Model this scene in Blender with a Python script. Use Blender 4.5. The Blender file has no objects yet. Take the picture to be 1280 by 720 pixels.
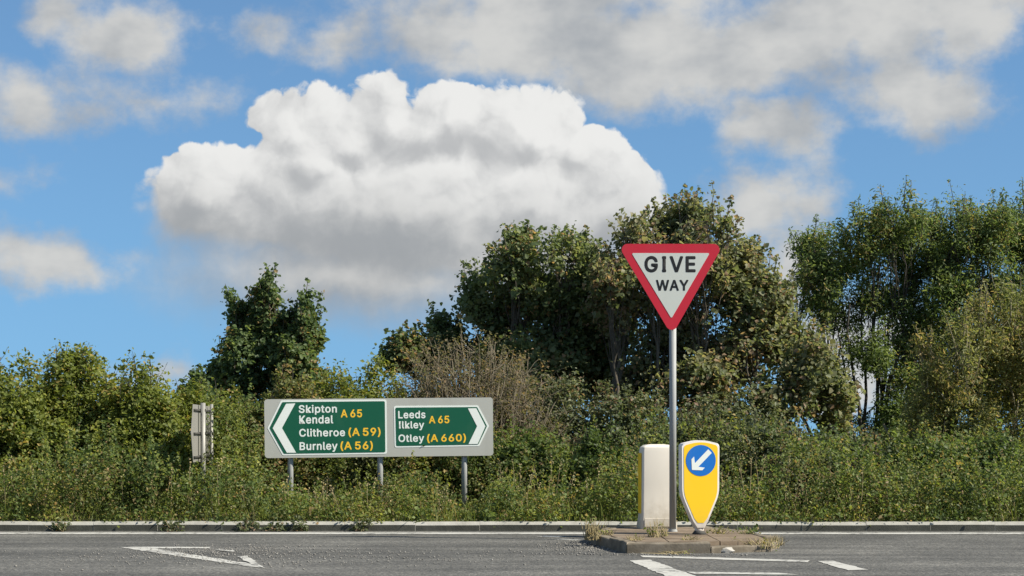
import bpy, bmesh, math, random
import numpy as np
from mathutils import Vector, Matrix

R = math.radians
random.seed(7)
rng = np.random.default_rng(7)
scene = bpy.context.scene
COL = scene.collection

# ------------------------------------------------------------------ camera
CAM_H, FPX, HZ = 1.35, 2200.0, 545.0          # eye height, focal length and horizon row of a 1280 px wide frame
cam_data = bpy.data.cameras.new("camera")
cam_data.sensor_width = 36.0
cam_data.lens = 36.0 * FPX / 1280.0
cam_data.shift_y = (HZ - 360.0) / 1280.0
cam_data.clip_start, cam_data.clip_end = 0.1, 8000.0
cam = bpy.data.objects.new("camera", cam_data)
cam.location = (0, 0, CAM_H)
cam.rotation_euler = (R(90), 0, 0)
COL.objects.link(cam)
scene.camera = cam

def at(px, py, d):
    """a place in the world from where the photo shows it and how far away it stands"""
    return Vector(((px - 640.0) * d / FPX, d, CAM_H - (py - HZ) * d / FPX))
def on(px, py, z=0.0):
    """a place on a level surface of height z"""
    d = FPX * (CAM_H - z) / (py - HZ)
    return Vector(((px - 640.0) * d / FPX, d, z))

# ------------------------------------------------------------------ sun, sky, exposure
SUN_EL, SUN_AZ = R(41), R(106)                # azimuth clockwise from the view direction (+Y)
sun_data = bpy.data.lights.new("sun", 'SUN')
sun_data.energy = 5.0
sun_data.angle = R(0.53)
sun_data.color = (1.0, 0.93, 0.80)
sun = bpy.data.objects.new("sun", sun_data)
sdir = Vector((math.sin(SUN_AZ) * math.cos(SUN_EL), math.cos(SUN_AZ) * math.cos(SUN_EL), math.sin(SUN_EL)))
sun.rotation_euler = sdir.to_track_quat('Z', 'Y').to_euler()
sun.location = (30, -5, 30)
COL.objects.link(sun)

scene.view_settings.view_transform = 'Standard'
scene.view_settings.look = 'None'
scene.view_settings.exposure = 0.62
scene.view_settings.gamma = 1.0
scene.view_settings.use_curve_mapping = False

world = bpy.data.worlds.new("World")
scene.world = world
world.use_nodes = True
WT = world.node_tree
WT.nodes.clear()

class S:
    """a number socket with arithmetic"""
    tree = None
    def __init__(s, sock): s.k = sock
    @staticmethod
    def m(op, *a, clamp=False):
        n = S.tree.nodes.new('ShaderNodeMath'); n.operation = op; n.use_clamp = clamp
        for i, v in enumerate(a):
            if isinstance(v, S): S.tree.links.new(v.k, n.inputs[i])
            else: n.inputs[i].default_value = v
        return S(n.outputs[0])
    def __add__(s, o): return S.m('ADD', s, o)
    __radd__ = __add__
    def __sub__(s, o): return S.m('SUBTRACT', s, o)
    def __rsub__(s, o): return S.m('SUBTRACT', o, s)
    def __mul__(s, o): return S.m('MULTIPLY', s, o)
    __rmul__ = __mul__
    def __truediv__(s, o): return S.m('DIVIDE', s, o)
def sstep(x, a, b, lo=0.0, hi=1.0):
    n = S.tree.nodes.new('ShaderNodeMapRange'); n.interpolation_type = 'SMOOTHSTEP'
    S.tree.links.new(x.k, n.inputs['Value'])
    for k, v in (('From Min', a), ('From Max', b), ('To Min', lo), ('To Max', hi)): n.inputs[k].default_value = v
    return S(n.outputs[0])
def vec(x, y, z=0.0):
    n = S.tree.nodes.new('ShaderNodeCombineXYZ')
    for i, v in enumerate((x, y, z)):
        if isinstance(v, S): S.tree.links.new(v.k, n.inputs[i])
        else: n.inputs[i].default_value = v
    return n.outputs[0]
def fbm(v, scale, detail=6, rough=0.55, dist=0.0, dim='2D'):
    n = S.tree.nodes.new('ShaderNodeTexNoise'); n.noise_dimensions = dim
    S.tree.links.new(v, n.inputs['Vector'])
    n.inputs['Scale'].default_value = scale; n.inputs['Detail'].default_value = detail
    n.inputs['Roughness'].default_value = rough; n.inputs['Distortion'].default_value = dist
    return S(n.outputs['Fac'])
def puffs(v, scale):
    n = S.tree.nodes.new('ShaderNodeTexVoronoi'); n.feature = 'F1'; n.voronoi_dimensions = '2D'
    S.tree.links.new(v, n.inputs['Vector'])
    n.inputs['Scale'].default_value = scale
    d = S(n.outputs['Distance'])
    return d * d
def mixc(f, a, b):
    n = S.tree.nodes.new('ShaderNodeMix'); n.data_type = 'RGBA'
    S.tree.links.new(f.k if isinstance(f, S) else f, n.inputs[0]) if not isinstance(f, float) else setattr(n.inputs[0], 'default_value', f)
    for i, v in ((6, a), (7, b)):
        if isinstance(v, tuple): n.inputs[i].default_value = (*v, 1)
        else: S.tree.links.new(v, n.inputs[i])
    return n.outputs[2]

def build_sky():
    S.tree = WT
    tc = WT.nodes.new('ShaderNodeTexCoord')
    sp = WT.nodes.new('ShaderNodeSeparateXYZ'); WT.links.new(tc.outputs['Generated'], sp.inputs[0])
    x, y, z = (S(o) for o in sp.outputs)
    # bearing and elevation in units of 100 photo pixels (4.55 per cent of a radian), V growing downwards
    U = S.m('ARCTAN2', x, y) * 22.0 + 6.4
    V = 5.45 - S.m('ARCSINE', z) * 22.0

    def field(u, v, blobs, k=0.25):
        f = None
        for cx, cy, a, b in blobs:
            dx, dy = u * (100 / a) - cx / a, v * (100 / b) - cy / b
            g = (1.0 - S.m('SQRT', dx * dx + dy * dy)) * (min(a, b) / 100)
            f = g if f is None else S.m('SMOOTH_MAX', f, g, k)
        return f
    big = [(262, 256, 82, 64), (305, 230, 60, 42), (380, 172, 56, 52), (400, 212, 85, 60), (490, 155, 46, 50),
           (565, 158, 65, 48), (655, 172, 85, 58), (722, 196, 62, 56), (500, 268, 260, 106), (650, 258, 170, 98),
           (770, 262, 72, 58), (430, 345, 225, 60), (640, 325, 190, 66), (438, 182, 70, 50), (530, 172, 70, 48), (500, 352, 240, 46)]
    soft = [(570, 58, 96, 48), (650, 60, 140, 72), (790, 80, 165, 74), (930, 75, 170, 66), (1060, 45, 170, 76),
            (1190, 45, 80, 66), (1140, 135, 90, 62), (968, 155, 72, 60), (90, 45, 44, 40), (165, 62, 76, 50),
            (60, 145, 150, 44), (190, 140, 70, 24), (45, 335, 94, 44), (335, 66, 46, 32), (425, 58, 56, 30),
            (955, 258, 76, 54), (990, 330, 60, 70), (1060, 450, 110, 75), (740, 0, 290, 60), (243, 463, 36, 14),
            (190, 478, 60, 14), (0, 232, 50, 22), (1250, 20, 80, 40)]
    # --- the cumulus: crisp cauliflower top, soft flat base
    wa = fbm(vec(U, V), 1.0, 4, 0.55) - 0.5
    wb = fbm(vec(U + 7.3, V + 3.1), 1.1, 4, 0.55) - 0.5
    calm = sstep(V, 2.3, 3.5, 1.0, 0.25)                     # billows above, smooth flat base below
    def cumulus(u, v):
        uu, vv = u + wa * 0.45, v + wb * 0.38
        f = field(uu, vv, big, 0.14)
        q = vec(uu, vv)
        return f + ((0.22 - puffs(q, 1.15)) * 0.34 + (0.22 - puffs(q, 2.9)) * 0.17 + (0.22 - puffs(q, 6.5)) * 0.07) * calm + (fbm(q, 4.6, 5, 0.62) - 0.5) * 0.15
    d0 = cumulus(U, V)
    d1 = cumulus(U + 0.13, V - 0.20)
    rel = d0 - d1                                          # turned towards the sun = thinning that way
    edge = sstep(V, 2.0, 3.9, 0.05, 0.60)
    a_big = sstep((d0 + 0.03) / edge, -0.5, 1.0)
    base = sstep(V + wb * 0.9 + wa * .7, 1.8, 3.5)
    mott = fbm(vec(U + 2.0, V * 1.3), 0.95, 4, 0.5)
    lit = sstep(rel * 1.75 + (mott - 0.5) * 0.9 + 0.50, 0.0, 1.0)
    c_hi = mixc(lit, (0.49, 0.50, 0.51), (0.83, 0.83, 0.815))
    c_lo = mixc(lit, (0.345, 0.365, 0.385), (0.56, 0.565, 0.56))
    c_big = mixc(base, c_hi, c_lo)
    # --- soft grey-white cloud sheets
    w1 = fbm(vec(U + 21.0, V), 0.7, 5, 0.58) - 0.5
    w2 = fbm(vec(U + 33.0, V), 0.7, 5, 0.58) - 0.5
    s0 = field(U + w1 * 1.0, V + w2 * 0.7, soft, 0.2) + (fbm(vec(U + 12.0, V * 1.25), 1.5, 6, 0.6) - 0.5) * 0.66 + (0.22 - puffs(vec(U + w1 * .5, V + w2 * .5), 1.3)) * 0.30
    # beyond the piece of sky in view the same kind of broken cloud goes on all round
    ang = sstep(S.m('SQRT', (U - 6.4) * (U - 6.4) * 0.6 + (V - 3.0) * (V - 3.0) * 1.6), 6.2, 9.5)
    far = (fbm(tc.outputs['Generated'], 4.0, 5, 0.55, dim='3D') - 0.5) * 3.2
    s0x = s0 * (1.0 - ang) + far * ang
    a_soft = sstep(s0x, -0.14, 0.36, 0.0, 0.95)
    lit2 = sstep((fbm(vec(U + 7.0, V * 1.6), 0.8, 4) - 0.5) * 1.9 + s0 * 0.25 + 0.5, -0.1, 1.1)
    c_soft = mixc(lit2, (0.385, 0.405, 0.425), (0.66, 0.655, 0.63))

    sky = WT.nodes.new('ShaderNodeTexSky'); sky.sky_type = 'NISHITA'; sky.sun_disc = False
    sky.sun_elevation, sky.sun_rotation = SUN_EL, SUN_AZ
    sky.altitude, sky.air_density, sky.dust_density, sky.ozone_density = 60, 1.0, 0.0, 5.0
    # look the clear air up a little higher than level, where no ground haze yellows it
    up = sstep(z, -0.05, 1.0, 0.12, 1.0)
    WT.links.new(vec(x, y, up), sky.inputs[0])
    blue = WT.nodes.new('ShaderNodeMix'); blue.data_type = 'RGBA'; blue.blend_type = 'MULTIPLY'
    blue.inputs[0].default_value = 1.0
    WT.links.new(sky.outputs[0], blue.inputs[6]); blue.inputs[7].default_value = (0.075, 0.112, 0.128, 1)
    pale = mixc(0.17, blue.outputs[2], (0.40, 0.50, 0.56))      # thin milky air
    c = mixc(a_soft, pale, c_soft)
    c = mixc(a_big, c, c_big)
    bg = WT.nodes.new('ShaderNodeBackground'); WT.links.new(c, bg.inputs[0]); bg.inputs[1].default_value = 0.66
    out = WT.nodes.new('ShaderNodeOutputWorld'); WT.links.new(bg.outputs[0], out.inputs[0])
build_sky()
world.cycles.sampling_method = 'MANUAL'
world.cycles.sample_map_resolution = 512

# ------------------------------------------------------------------ helpers
def tag(o, label=None, cat=None, group=None, kind=None):
    if label: o["label"] = label
    if cat: o["category"] = cat
    if group: o["group"] = group
    if kind: o["kind"] = kind
    return o
def empty(name, loc, rz=0.0):
    o = bpy.data.objects.new(name, None); o.location = loc; o.rotation_euler = (0, 0, rz)
    o.empty_display_size = 0.2
    COL.objects.link(o)
    return o
def link(name, me, parent=None, loc=None, rot=None):
    o = bpy.data.objects.new(name, me); COL.objects.link(o)
    if parent: o.parent = parent
    if loc is not None: o.location = loc
    if rot is not None: o.rotation_euler = rot
    return o
def mesh_np(name, V, F, mat, smooth=False):
    """V (n,3) array, F (m,k) array of equal-sided faces"""
    V = np.asarray(V, np.float32); F = np.asarray(F, np.int32)
    me = bpy.data.meshes.new(name)
    me.vertices.add(len(V)); me.vertices.foreach_set("co", V.ravel())
    k = F.shape[1]
    me.loops.add(F.size); me.loops.foreach_set("vertex_index", F.ravel())
    me.polygons.add(len(F)); me.polygons.foreach_set("loop_start", np.arange(0, F.size, k, dtype=np.int32))
    if smooth: me.polygons.foreach_set("use_smooth", np.ones(len(F), bool))
    me.update(calc_edges=True)
    me.materials.append(mat)
    return me
def bm_obj(name, bm, mat, parent=None, loc=None, rot=None, smooth=False):
    bmesh.ops.recalc_face_normals(bm, faces=bm.faces)
    me = bpy.data.meshes.new(name); bm.to_mesh(me); bm.free()
    if smooth:
        for p in me.polygons: p.use_smooth = True
    me.materials.append(mat)
    return link(name, me, parent, loc, rot)
def box_bm(sx, sy, sz, c=(0, 0, 0), bev=0.0, seg=2):
    bm = bmesh.new()
    bmesh.ops.create_cube(bm, size=1.0, matrix=Matrix.Translation(c) @ Matrix.Diagonal((sx, sy, sz, 1)))
    if bev: bmesh.ops.bevel(bm, geom=list(bm.edges), offset=bev, segments=seg, affect='EDGES', profile=0.5)
    return bm
def prism_bm(pts, y0, y1, bev=0.0):
    """outline pts (x, z) pushed from y0 (front) to y1 (back)"""
    bm = bmesh.new()
    f = [bm.verts.new((x, y0, z)) for x, z in pts]
    b = [bm.verts.new((x, y1, z)) for x, z in pts]
    n = len(pts)
    front = bm.faces.new(f); bm.faces.new(b[::-1])
    for i in range(n): bm.faces.new((f[i], b[i], b[(i + 1) % n], f[(i + 1) % n]))
    if bev: bmesh.ops.bevel(bm, geom=list(front.edges), offset=bev, segments=2, affect='EDGES', profile=0.5)
    return bm
def round_poly(pts, r, seg=6):
    """outline with rounded corners"""
    out = []; n = len(pts)
    for i in range(n):
        p0, p, p1 = (Vector(pts[(i + k) % n]) for k in (-1, 0, 1))
        a, b = (p0 - p).normalized(), (p1 - p).normalized()
        ang = a.angle(b); rr = r[i] if isinstance(r, (list, tuple)) else r
        if rr <= 0: out.append(tuple(p)); continue
        t = rr / math.tan(ang / 2)
        c = p + (a + b).normalized() * (rr / math.sin(ang / 2))
        s, e = p + a * t - c, p + b * t - c
        for k in range(seg + 1):
            q = s.lerp(e, k / seg).normalized() * rr + c
            out.append(tuple(q))
    return out
def cyl_bm(r, z0, z1, seg=20, r1=None, x=0, y=0):
    bm = bmesh.new()
    bmesh.ops.create_cone(bm, cap_ends=True, segments=seg, radius1=r, radius2=r if r1 is None else r1, depth=z1 - z0,
                          matrix=Matrix.Translation((x, y, (z0 + z1) / 2)))
    return bm
def smooth_sides(o):
    for p in o.data.polygons: p.use_smooth = abs(p.normal.z) < 0.8
    return o
def tubes(paths, sides=5):
    """paths: list of (points (n,3), radii (n,)); one mesh of tapered tubes -> V, F"""
    VV, FF, base = [], [], 0
    ca = np.cos(np.arange(sides) * 2 * math.pi / sides); sa = np.sin(np.arange(sides) * 2 * math.pi / sides)
    for P, rad in paths:
        P = np.asarray(P, float); n = len(P)
        T = np.gradient(P, axis=0); T /= np.linalg.norm(T, axis=1)[:, None] + 1e-9
        ref = np.where(np.abs(T[:, 2:3]) > 0.9, np.array([[1.0, 0, 0]]), np.array([[0, 0, 1.0]]))
        A = np.cross(T, ref); A /= np.linalg.norm(A, axis=1)[:, None] + 1e-9
        B = np.cross(T, A)
        ring = P[:, None, :] + (A[:, None, :] * ca[None, :, None] + B[:, None, :] * sa[None, :, None]) * np.asarray(rad)[:, None, None]
        VV.append(ring.reshape(-1, 3))
        i = np.arange(n - 1)[:, None] * sides; j = np.arange(sides)[None, :]; j2 = (j + 1) % sides
        FF.append(np.stack([i + j, i + j2, i + sides + j2, i + sides + j], -1).reshape(-1, 4) + base)
        base += n * sides
    return np.concatenate(VV), np.concatenate(FF)

# value noise for shapes
_lat = rng.random((32, 32, 32))
def vnoise(P, s=1.0):
    P = np.asarray(P, float) * s + 100.37
    i = np.floor(P).astype(int); f = P - i; f = f * f * (3 - 2 * f)
    r = 0
    for dx in (0, 1):
        for dy in (0, 1):
            for dz in (0, 1):
                w = np.where(dx, f[:, 0], 1 - f[:, 0]) * np.where(dy, f[:, 1], 1 - f[:, 1]) * np.where(dz, f[:, 2], 1 - f[:, 2])
                r = r + w * _lat[(i[:, 0] + dx) % 32, (i[:, 1] + dy) % 32, (i[:, 2] + dz) % 32]
    return r

# ------------------------------------------------------------------ materials
def new_mat(name):
    m = bpy.data.materials.new(name); m.use_nodes = True
    nt = m.node_tree; S.tree = nt
    return m, nt, nt.nodes["Principled BSDF"]
def obj_co(nt): return nt.nodes.new('ShaderNodeTexCoord').outputs['Object']
def geo_pos(nt): return nt.nodes.new('ShaderNodeNewGeometry').outputs['Position']
def ramp(fac, stops):
    n = S.tree.nodes.new('ShaderNodeValToRGB'); S.tree.links.new(fac.k, n.inputs[0])
    e = n.color_ramp.elements
    while len(e) < len(stops): e.new(0.5)
    for el, (p, c) in zip(e, stops): el.position = p; el.color = (*c, 1)
    return n.outputs[0]
def bump(nt, bsdf, h, strength, dist=0.01):
    b = nt.nodes.new('ShaderNodeBump'); b.inputs['Strength'].default_value = strength; b.inputs['Distance'].default_value = dist
    nt.links.new(h.k, b.inputs['Height']); nt.links.new(b.outputs[0], bsdf.inputs['Normal'])
def painted(name, col, rough=0.45, dirt=0.25, dirt_col=(0.20, 0.18, 0.14), scale=5.0, metal=0.0, streak=3.0, splash=0.0):
    """paint, sheeting or metal with uneven grime"""
    m, nt, b = new_mat(name)
    mp = nt.nodes.new('ShaderNodeMapping'); mp.inputs['Scale'].default_value = (1, 1, 1 / streak)
    nt.links.new(obj_co(nt), mp.inputs[0])
    g = sstep(fbm(mp.outputs[0], scale, 6, 0.65, dim='3D'), 0.42, 0.85)
    k = g * dirt
    if splash:                                           # road spray dried on near the ground
        sp = nt.nodes.new('ShaderNodeSeparateXYZ'); nt.links.new(obj_co(nt), sp.inputs[0])
        low = sstep(S(sp.outputs[2]) + (fbm(obj_co(nt), 9, 5, 0.65, dim='3D') - 0.5) * .5, 0.0, 0.42, 1.0, 0.0)
        k = S.m('ADD', k, low * splash, clamp=True)
    c = mixc(k, col, dirt_col)
    nt.links.new(c, b.inputs['Base Color'])
    nt.links.new((g * 0.3 + rough).k, b.inputs['Roughness']); b.inputs['Metallic'].default_value = metal
    return m
def leaf_mat(name, cols, tint=(0.5, 0.5, 0.3), trans=0.48, rough=0.52, clump=1.2, dry=None, spec=0.32):
    """leaves: colour differs leaf by leaf and sprig by sprig"""
    m, nt, b = new_mat(name)
    g = nt.nodes.new('ShaderNodeNewGeometry')
    isl = S(g.outputs['Random Per Island'])
    n1 = fbm(obj_co(nt), clump, 3, 0.6, dim='3D')
    f = S.m('ADD', isl * 0.55, (n1 - 0.5) * 1.5 + 0.22, clamp=True)
    k = len(cols)
    c = ramp(f, [(i / (k - 1), cc) for i, cc in enumerate(cols)])
    if dry:
        n2 = fbm(obj_co(nt), clump * 0.8, 3, 0.6, dim='3D')
        d = S.m('GREATER_THAN', S.m('FRACT', isl * 7.31) + (n2 - 0.5) * 1.4, 1.0 - dry[1])
        c = mixc(d, c, dry[0])
    nt.links.new(c, b.inputs['Base Color'])
    b.inputs['Roughness'].default_value = rough; b.inputs['Specular IOR Level'].default_value = spec
    tr = nt.nodes.new('ShaderNodeBsdfTranslucent')
    tm = nt.nodes.new('ShaderNodeMix'); tm.data_type = 'RGBA'; tm.blend_type = 'MULTIPLY'; tm.inputs[0].default_value = 1
    nt.links.new(c, tm.inputs[6]); tm.inputs[7].default_value = (*[t * 3.0 for t in tint], 1)
    nt.links.new(tm.outputs[2], tr.inputs[0])
    mx = nt.nodes.new('ShaderNodeMixShader'); mx.inputs[0].default_value = trans
    nt.links.new(b.outputs[0], mx.inputs[1]); nt.links.new(tr.outputs[0], mx.inputs[2])
    nt.links.new(mx.outputs[0], nt.nodes['Material Output'].inputs[0])
    return m
def bark_mat(name, c0, c1):
    m, nt, b = new_mat(name)
    nt.links.new(mixc(fbm(obj_co(nt), 14, 5, 0.6, dim='3D'), c0, c1), b.inputs['Base Color'])
    b.inputs['Roughness'].default_value = 0.9
    return m

def asphalt():
    m, nt, b = new_mat("worn_asphalt")
    p = geo_pos(nt)
    chip = nt.nodes.new('ShaderNodeTexVoronoi'); chip.voronoi_dimensions = '3D'; chip.inputs['Scale'].default_value = 34
    nt.links.new(p, chip.inputs['Vector'])
    cs = nt.nodes.new('ShaderNodeSeparateColor'); nt.links.new(chip.outputs['Color'], cs.inputs[0])
    grain = S(cs.outputs[0]); n1 = fbm(p, 0.55, 5, 0.6, dim='3D'); n2 = fbm(p, 7, 4, 0.6, dim='3D')
    mp = nt.nodes.new('ShaderNodeMapping'); mp.inputs['Scale'].default_value = (0.12, 1.3, 1); nt.links.new(p, mp.inputs[0])
    lane = fbm(mp.outputs[0], 0.9, 4, 0.5, dim='3D')
    mp2 = nt.nodes.new('ShaderNodeMapping'); mp2.inputs['Scale'].default_value = (1, .4, 1); nt.links.new(p, mp2.inputs[0])
    speck = fbm(mp2.outputs[0], 26, 3, 0.7, dim='3D')
    worn = sstep(fbm(mp.outputs[0], 1.7, 5, 0.6, dim='3D'), 0.45, 0.75)
    f = S.m('ADD', (grain - 0.5) * 0.5 + (n1 - 0.5) * 1.1 + (speck - 0.5) * 1.5, (n2 - 0.5) * 0.4 + (lane - 0.5) * 1.0 + 0.42 + worn * .26, clamp=True)
    c = ramp(f, [(0.0, (0.040, 0.040, 0.037)), (0.45, (0.088, 0.087, 0.080)), (0.75, (0.132, 0.129, 0.117)), (1.0, (0.21, 0.205, 0.185))])
    nt.links.new(c, b.inputs['Base Color']); b.inputs['Roughness'].default_value = 0.85
    bump(nt, b, S(chip.outputs['Distance']) * -1.0 + n2 * 0.4, 0.7, 0.012)
    return m
def road_paint():
    m, nt, b = new_mat("worn_road_paint")
    p = geo_pos(nt)
    w = sstep(fbm(p, 9, 6, 0.7, dim='3D') + (fbm(p, 1.1, 3, 0.5, dim='3D') - 0.5) * 0.5, 0.50, 0.68)
    nt.links.new(mixc(w, (0.46, 0.455, 0.42), (0.10, 0.10, 0.094)), b.inputs['Base Color']); b.inputs['Roughness'].default_value = 0.8
    return m
def concrete(name, c0, c1, c2, scale=6):
    m, nt, b = new_mat(name)
    p = geo_pos(nt)
    n = fbm(p, scale, 7, 0.65, dim='3D') * 0.65 + fbm(p, 1.3, 3, dim='3D') * 0.35
    nt.links.new(ramp(n, [(0.3, c0), (0.5, c1), (0.7, c2)]), b.inputs['Base Color']); b.inputs['Roughness'].default_value = 0.9
    bump(nt, b, fbm(p, 40, 4, dim='3D'), 0.35, 0.01)
    return m
def soil(name, cols, scale=2.0):
    m, nt, b = new_mat(name)
    p = geo_pos(nt)
    n = fbm(p, scale, 8, 0.65, dim='3D')
    nt.links.new(ramp(n, [(0.3, cols[0]), (0.5, cols[1]), (0.72, cols[2])]), b.inputs['Base Color']); b.inputs['Roughness'].default_value = 0.95
    bump(nt, b, n, 0.6, 0.08)
    return m

M = {}
M['asphalt'] = asphalt()
M['paint'] = road_paint()
M['field'] = soil("field_grass", ((0.04, 0.055, 0.02), (0.07, 0.09, 0.03), (0.12, 0.12, 0.05)), 0.4)
M['verge'] = soil("verge_soil", ((0.03, 0.028, 0.018), (0.06, 0.06, 0.028), (0.10, 0.085, 0.05)), 3)
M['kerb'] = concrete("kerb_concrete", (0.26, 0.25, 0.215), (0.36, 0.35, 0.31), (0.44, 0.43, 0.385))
M['kerb_dark'] = concrete("dark_kerb_face", (0.036, 0.037, 0.028), (0.066, 0.066, 0.052), (0.12, 0.118, 0.095), 4)  # road-side face of the stones, much darker than their top and splay
M['island_kerb'] = concrete("island_kerb_concrete", (0.075, 0.062, 0.042), (0.165, 0.138, 0.10), (0.29, 0.25, 0.195))
M['slab'] = concrete("paving_concrete", (0.10, 0.074, 0.048), (0.18, 0.135, 0.092), (0.27, 0.215, 0.155), 5)
M['grit'] = concrete("loose_grit", (0.13, 0.125, 0.11), (0.22, 0.21, 0.19), (0.34, 0.33, 0.30), 30)
M['rubble'] = concrete("pale_rubble", (0.30, 0.28, 0.24), (0.40, 0.38, 0.34), (0.48, 0.47, 0.43), 12)
M['galv'] = painted("galvanised_steel", (0.34, 0.35, 0.345), 0.62, 0.45, (0.26, 0.26, 0.23), 6, 0.15, 6)
M['dark_metal'] = painted("dark_metal", (0.06, 0.06, 0.055), 0.5, 0.3)
M['sign_grey'] = painted("grey_sign_backing", (0.43, 0.435, 0.395), 0.5, 0.28, (0.24, 0.24, 0.2), 3)
M['sign_back'] = painted("weathered_alloy_sheet", (0.27, 0.265, 0.24), 0.5, 0.5, (0.26, 0.24, 0.18), 3, 0.2)
M['green'] = painted("green_sheeting", (0.003, 0.092, 0.045), 0.35, 0.10, (0.03, 0.12, 0.07), 4)
M['white'] = painted("white_sheeting", (0.80, 0.84, 0.79), 0.4, 0.14, (0.5, 0.5, 0.44), 6)
M['gw_white'] = painted("aged_white_sheeting", (0.72, 0.74, 0.66), 0.4, 0.45, (0.52, 0.55, 0.48), 4)
M['yellow_text'] = painted("yellow_lettering", (0.92, 0.55, 0.03), 0.4, 0.05)
M['red'] = painted("red_sheeting", (0.66, 0.022, 0.045), 0.38, 0.16, (0.30, 0.03, 0.04), 5)
M['black'] = painted("black_lettering", (0.012, 0.012, 0.012), 0.45, 0.05)
M['yellow'] = painted("yellow_bollard_sheeting", (0.95, 0.60, 0.012), 0.35, 0.08, (0.6, 0.4, 0.05), 5, splash=.35)
M['blue'] = painted("blue_disc_sheeting", (0.008, 0.155, 0.55), 0.35, 0.05)
M['shell'] = painted("white_plastic_shell", (0.86, 0.82, 0.77), 0.45, 0.30, (0.45, 0.38, 0.30), 5, splash=.6)
M['cream'] = painted("cream_plastic_shell", (0.74, 0.69, 0.60), 0.5, 0.35, (0.40, 0.35, 0.27), 4, splash=.65)
M['rubber'] = painted("black_rubber", (0.03, 0.03, 0.03), 0.7, 0.4)
M['bark'] = bark_mat("grey_brown_bark", (0.06, 0.05, 0.038), (0.15, 0.13, 0.10))
M['bark_dark'] = bark_mat("dark_bark", (0.03, 0.026, 0.02), (0.08, 0.07, 0.055))
M['twig'] = bark_mat("dry_twigs", (0.13, 0.105, 0.07), (0.28, 0.235, 0.16))
M['stem'] = bark_mat("pale_stems", (0.16, 0.14, 0.085), (0.30, 0.265, 0.17))
M['dry_grass'] = bark_mat("dry_grass", (0.24, 0.19, 0.09), (0.42, 0.35, 0.19))
G = lambda *c: c
M['lf_dark'] = leaf_mat("dark_sycamore_leaf", [G(0.054, 0.084, 0.037), G(0.088, 0.134, 0.056), G(0.140, 0.193, 0.075), G(0.228, 0.265, 0.103)], dry=(G(0.288, 0.205, 0.085), .05))
M['lf_mid'] = leaf_mat("sycamore_leaf", [G(0.071, 0.102, 0.050), G(0.114, 0.155, 0.067), G(0.187, 0.222, 0.101), G(0.312, 0.317, 0.162)], dry=(G(0.381, 0.250, 0.132), .05))
M['lf_brown'] = leaf_mat("browning_chestnut_leaf", [G(0.080, 0.104, 0.052), G(0.133, 0.163, 0.077), G(0.223, 0.230, 0.121), G(0.318, 0.279, 0.169)], dry=(G(0.331, 0.230, 0.146), .14))
M['lf_ash'] = leaf_mat("ash_leaf", [G(0.061, 0.098, 0.035), G(0.107, 0.157, 0.051), G(0.174, 0.224, 0.080), G(0.266, 0.305, 0.112)], trans=.5, dry=(G(0.329, 0.270, 0.104), .05))
M['lf_willow'] = leaf_mat("olive_willow_leaf", [G(0.099, 0.115, 0.041), G(0.157, 0.178, 0.062), G(0.239, 0.245, 0.095), G(0.361, 0.336, 0.147)], trans=.48, dry=(G(0.387, 0.296, 0.139), .12))
M['lf_hedge'] = leaf_mat("yellow_green_hedge_leaf", [G(0.067, 0.093, 0.023), G(0.134, 0.170, 0.037), G(0.218, 0.250, 0.057), G(0.354, 0.355, 0.094)], trans=.46, dry=(G(0.354, 0.271, 0.080), .07))
M['lf_olive'] = leaf_mat("olive_hedge_leaf", [G(0.070, 0.085, 0.034), G(0.122, 0.145, 0.051), G(0.199, 0.208, 0.082), G(0.313, 0.293, 0.122)], trans=.46, dry=(G(0.356, 0.244, 0.122), .14))
M['lf_grey'] = leaf_mat("grey_green_bramble_leaf", [G(0.060, 0.079, 0.040), G(0.101, 0.125, 0.063), G(0.162, 0.183, 0.098), G(0.259, 0.272, 0.159)], trans=.42, dry=(G(0.288, 0.194, 0.132), .10))
M['lf_bramble'] = leaf_mat("bramble_leaf", [G(0.047, 0.077, 0.027), G(0.090, 0.132, 0.041), G(0.150, 0.204, 0.062), G(0.244, 0.290, 0.099)], clump=.55, trans=.46, dry=(G(0.255, 0.199, 0.092), .10))

M['lf_dry'] = leaf_mat("dry_olive_leaf", [G(0.080, 0.080, 0.038), G(0.125, 0.120, 0.056), G(0.175, 0.160, 0.085), G(0.25, 0.21, 0.13)], dry=(G(0.26, 0.18, 0.10), .2))

# ------------------------------------------------------------------ ground, roads, kerbs
def sheet(name, x0, x1, y0, y1, z, mat, nx=1, ny=1):
    xs, ys = np.linspace(x0, x1, nx + 1), np.linspace(y0, y1, ny + 1)
    X, Y = np.meshgrid(xs, ys)
    V = np.stack([X.ravel(), Y.ravel(), np.full(X.size, z)], -1)
    i = (np.arange(ny)[:, None] * (nx + 1) + np.arange(nx)[None, :]).ravel()
    return tag(link(name, mesh_np(name, V, np.stack([i, i + 1, i + nx + 2, i + nx + 1], -1), mat)), kind="structure")
tag(sheet("ground", -4000, 4000, -4000, 4000, -0.06, M['field'], 4, 4), "flat green farmland reaching the horizon behind the hedge", "ground")
KY = 25.0                                           # face of the far kerb
tag(sheet("road", -160, 160, -60, KY, 0.0, M['asphalt'], 1, 1), "worn grey asphalt road across the foreground", "road")
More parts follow.
